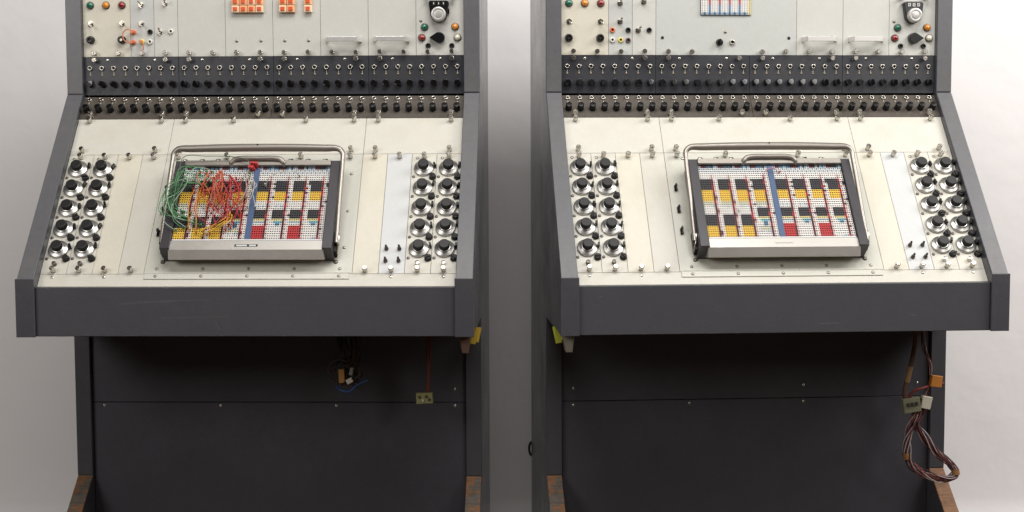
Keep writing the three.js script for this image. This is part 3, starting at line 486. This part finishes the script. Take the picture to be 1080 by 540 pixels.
const boxAt = (con, w, h, d, p, rz = 0, ry = 0) => { const b = slab(w, h, d, 0.001).clone(); b.translate(0, 0, -d / 2); b.rotateZ(rz); b.rotateY(ry + con.rotation.y); const c = toW(con, new THREE.Vector3(p[0], p[1] + BASE, p[2])); b.translate(c.x, c.y, c.z); return b; };
{
  const h = group('cable_harness', rightC, [0.33, YB, 0.1], 'looped dark red wiring harness hanging below the right desk', 'cable harness');
  const loopPath = [[0.340, -0.640, 0.095], [0.332, -0.672, 0.1], [0.317, -0.705, 0.105], [0.309, -0.735, 0.107], [0.312, -0.765, 0.108], [0.330, -0.787, 0.11], [0.365, -0.803, 0.112], [0.402, -0.805, 0.112], [0.416, -0.795, 0.11], [0.400, -0.772, 0.106], [0.372, -0.748, 0.102], [0.345, -0.715, 0.096], [0.333, -0.692, 0.09], [0.346, -0.668, 0.088], [0.353, -0.645, 0.088]];
  strandBundle(rightC, loopPath, 18, 0.0068, 4, 16).forEach((g, i) => into(h, 'wire', g, wireMats[i % 7]));
  strandBundle(rightC, [[0.352, YB + 0.01, 0.09], [0.345, -0.51, 0.092], [0.352, -0.54, 0.094], [0.362, -0.575, 0.095], [0.362, -0.61, 0.095], [0.352, -0.645, 0.09]], 6, 0.0040, 6, 6).forEach((g, i) => into(h, 'wire', g, wireMats[(i + 2) % 7]));
  into(h, 'sleeve', sweep([[0.328, YB + 0.01, 0.095], [0.328, -0.52, 0.096], [0.321, -0.56, 0.098], [0.312, -0.595, 0.1], [0.306, -0.625, 0.1], [0.310, -0.645, 0.1]].map(p => toW(rightC, new THREE.Vector3(p[0], p[1] + BASE, p[2]))), 0.0048, 40, 9), plain('#5d3f2e', 0.6));
  into(h, 'sleeve_tape', sweep([[0.318, -0.572, 0.099], [0.313, -0.592, 0.1], [0.3105, -0.604, 0.1]].map(p => toW(rightC, new THREE.Vector3(p[0], p[1] + BASE, p[2]))), 0.0056, 10, 9), plain('#9a7a4e', 0.6));
  into(h, 'branch_wire', sweep([[0.315, -0.638, 0.104], [0.322, -0.622, 0.108], [0.340, -0.616, 0.108], [0.358, -0.613, 0.1], [0.372, -0.611, 0.096], [0.392, -0.609, 0.094]].map(p => toW(rightC, new THREE.Vector3(p[0], p[1] + BASE, p[2]))), 0.0028, 30, 7), wireMats[0]);
  into(h, 'orange_tape', boxAt(rightC, 0.026, 0.024, 0.010, [0.372, -0.603, 0.1], -0.15, 0.2), plain('#b8772e', 0.55));
  into(h, 'connector', boxAt(rightC, 0.036, 0.030, 0.016, [0.318, -0.651, 0.105], 0.15), plain('#7d7b64', 0.5));
  for (const dx of [-0.009, 0, 0.009]) into(h, 'connector_pin', boxAt(rightC, 0.005, 0.008, 0.004, [0.318 + dx, -0.648 + dx * 0.15, 0.115], 0.15), plain('#3a3a32', 0.5));
  into(h, 'white_connector', boxAt(rightC, 0.021, 0.026, 0.014, [0.351, -0.647, 0.1], -0.2), plain('#c9c4b2', 0.5));
  into(h, 'lacing_knot', sweep([[0.3085, -0.752, 0.107], [0.3115, -0.764, 0.108]].map(p => toW(rightC, new THREE.Vector3(p[0], p[1] + BASE, p[2]))), 0.0082, 6, 10), plain('#8d6236', 0.6));
  into(h, 'lacing_knot', sweep([[0.4145, -0.799, 0.111], [0.4135, -0.788, 0.109]].map(p => toW(rightC, new THREE.Vector3(p[0], p[1] + BASE, p[2]))), 0.0085, 6, 10), plain('#8d6236', 0.6));
}
{
  const h = group('cable_bundle', left, [0.165, YB, 0.1], 'dark wire bundle with small connectors hanging under the left desk', 'cable bundle');
  const r = rng(14);
  for (let i = 0; i < 26; i++) { const x = 0.145 + r() * 0.045, x2 = 0.148 + r() * 0.04; into(h, 'wire', sweep([[x, YB + 0.012, 0.08 + r() * 0.04], [x + 0.006, -0.52, 0.09 + r() * 0.03], [x2 - 0.006 + r() * 0.012, -0.56, 0.1], [x2, -0.585 - r() * 0.02, 0.1 + r() * 0.01]].map(p => toW(left, new THREE.Vector3(p[0], p[1] + BASE, p[2]))), 0.0016, 24, 6), [plain('#2c2a29', 0.6), plain('#4a3222', 0.6), plain('#37332f', 0.6)][i % 3]); }
  for (let i = 0; i < 10; i++) { const x = 0.15 + r() * 0.035, y = -0.555 - r() * 0.03, a = 0.010 + r() * 0.012, p = []; for (let k = 0; k <= 8; k++) { const t = k / 8 * 5.6 + i; p.push(toW(left, new THREE.Vector3(x + Math.cos(t) * a * 1.3, y + Math.sin(t) * a + BASE, 0.1 + 0.012 * Math.sin(t * 0.7 + i)))); } into(h, 'wire', sweep(p, 0.0014, 36, 5), [plain('#3a2c22', 0.6), plain('#4c453c', 0.6), plain('#5a3a20', 0.6), plain('#2a2f3a', 0.6)][i % 4]); }
  into(h, 'tan_connector', boxAt(left, 0.012, 0.028, 0.010, [0.154, -0.577, 0.11], 0.05), plain('#b07f44', 0.55));
  into(h, 'grey_connector', boxAt(left, 0.007, 0.016, 0.006, [0.1745, -0.567, 0.115], -0.2), plain('#8a8a84', 0.5));
  into(h, 'white_connector', boxAt(left, 0.013, 0.010, 0.008, [0.171, -0.586, 0.118], 0.5), plain('#c9c4b8', 0.5));
  into(h, 'tan_tape', boxAt(left, 0.020, 0.010, 0.010, [0.195, YB - 0.006, 0.14], 0), plain('#a5622c', 0.55));
  into(h, 'blue_tie', sweep([[0.142, -0.600, 0.105], [0.155, -0.606, 0.118], [0.170, -0.608, 0.118], [0.185, -0.596, 0.11], [0.205, -0.588, 0.1]].map(p => toW(left, new THREE.Vector3(p[0], p[1] + BASE, p[2]))), 0.0028, 24, 7), plain('#27436e', 0.5));
}
{
  const h = group('connector_lead', left, [0.33, YB, 0.1], 'single brown lead ending in a pale connector under the left desk', 'cable');
  for (const dx of [-0.002, 0.001, 0.004]) into(h, 'wire', sweep([[0.330 + dx, YB + 0.012, 0.1], [0.3295 + dx, -0.54, 0.1], [0.329 + dx * 0.6, -0.59, 0.1], [0.3275 + dx, -0.612, 0.1]].map(p => toW(left, new THREE.Vector3(p[0], p[1] + BASE, p[2]))), 0.0022, 20, 7), dx ? plain('#5a2a1c', 0.55) : plain('#6f3a26', 0.55));
  into(h, 'connector', boxAt(left, 0.034, 0.022, 0.016, [0.322, -0.624, 0.1], 0.05), plain('#8d8a5e', 0.5));
  for (const [dx, dy] of [[-0.010, 0.003], [-0.003, -0.004], [0.004, 0.004], [0.010, -0.002]]) into(h, 'pin', boxAt(left, 0.004, 0.005, 0.004, [0.322 + dx, -0.624 + dy, 0.1095], 0.05), dx === -0.003 ? plain('#d8d4c4', 0.4) : plain('#4d4b34', 0.5));
}
// yellow tape tabs hanging from the inner desk corners, black lead behind the gap
for (const [con, s, lab, col] of [[left, 1, 'yellow tape tab hanging under the left console inner corner', '#b99a2e'], [rightC, -1, 'yellow green tape tab hanging under the right console inner corner', '#aab02c']]) {
  const g = slab(0.013, 0.034, 0.0012, 0.0003).clone(); const h = slab(0.006, 0.030, 0.0012, 0.0003).clone(); h.translate(0.009, 0.003, 0.001); const k = merge([g, h]); k.rotateZ(s * -0.22); k.rotateY(con.rotation.y + s * 0.3);
  const p = toW(con, new THREE.Vector3(s * 0.427, YB - 0.014 + BASE, 0.17)); k.translate(p.x, p.y, p.z); loose('tape_tab', k, plain(col, 0.6), lab, 'tape', undefined);
}
{ const P = (x, y, z) => toW(rightC, new THREE.Vector3(x, y + BASE, z)); loose('rear_cord', sweep([P(-0.41, -0.822, -DEPTH - 0.004), P(-0.432, -0.826, -DEPTH - 0.012), P(-0.4365, -0.836, -DEPTH - 0.014), P(-0.4365, -0.848, -DEPTH - 0.014), P(-0.432, -0.858, -DEPTH - 0.012), P(-0.41, -0.862, -DEPTH - 0.004)], 0.003, 40, 8), plain('#141212', 0.6), 'black cord loop behind the right console seen in the gap', 'cord'); }

renderer.render(scene, camera);
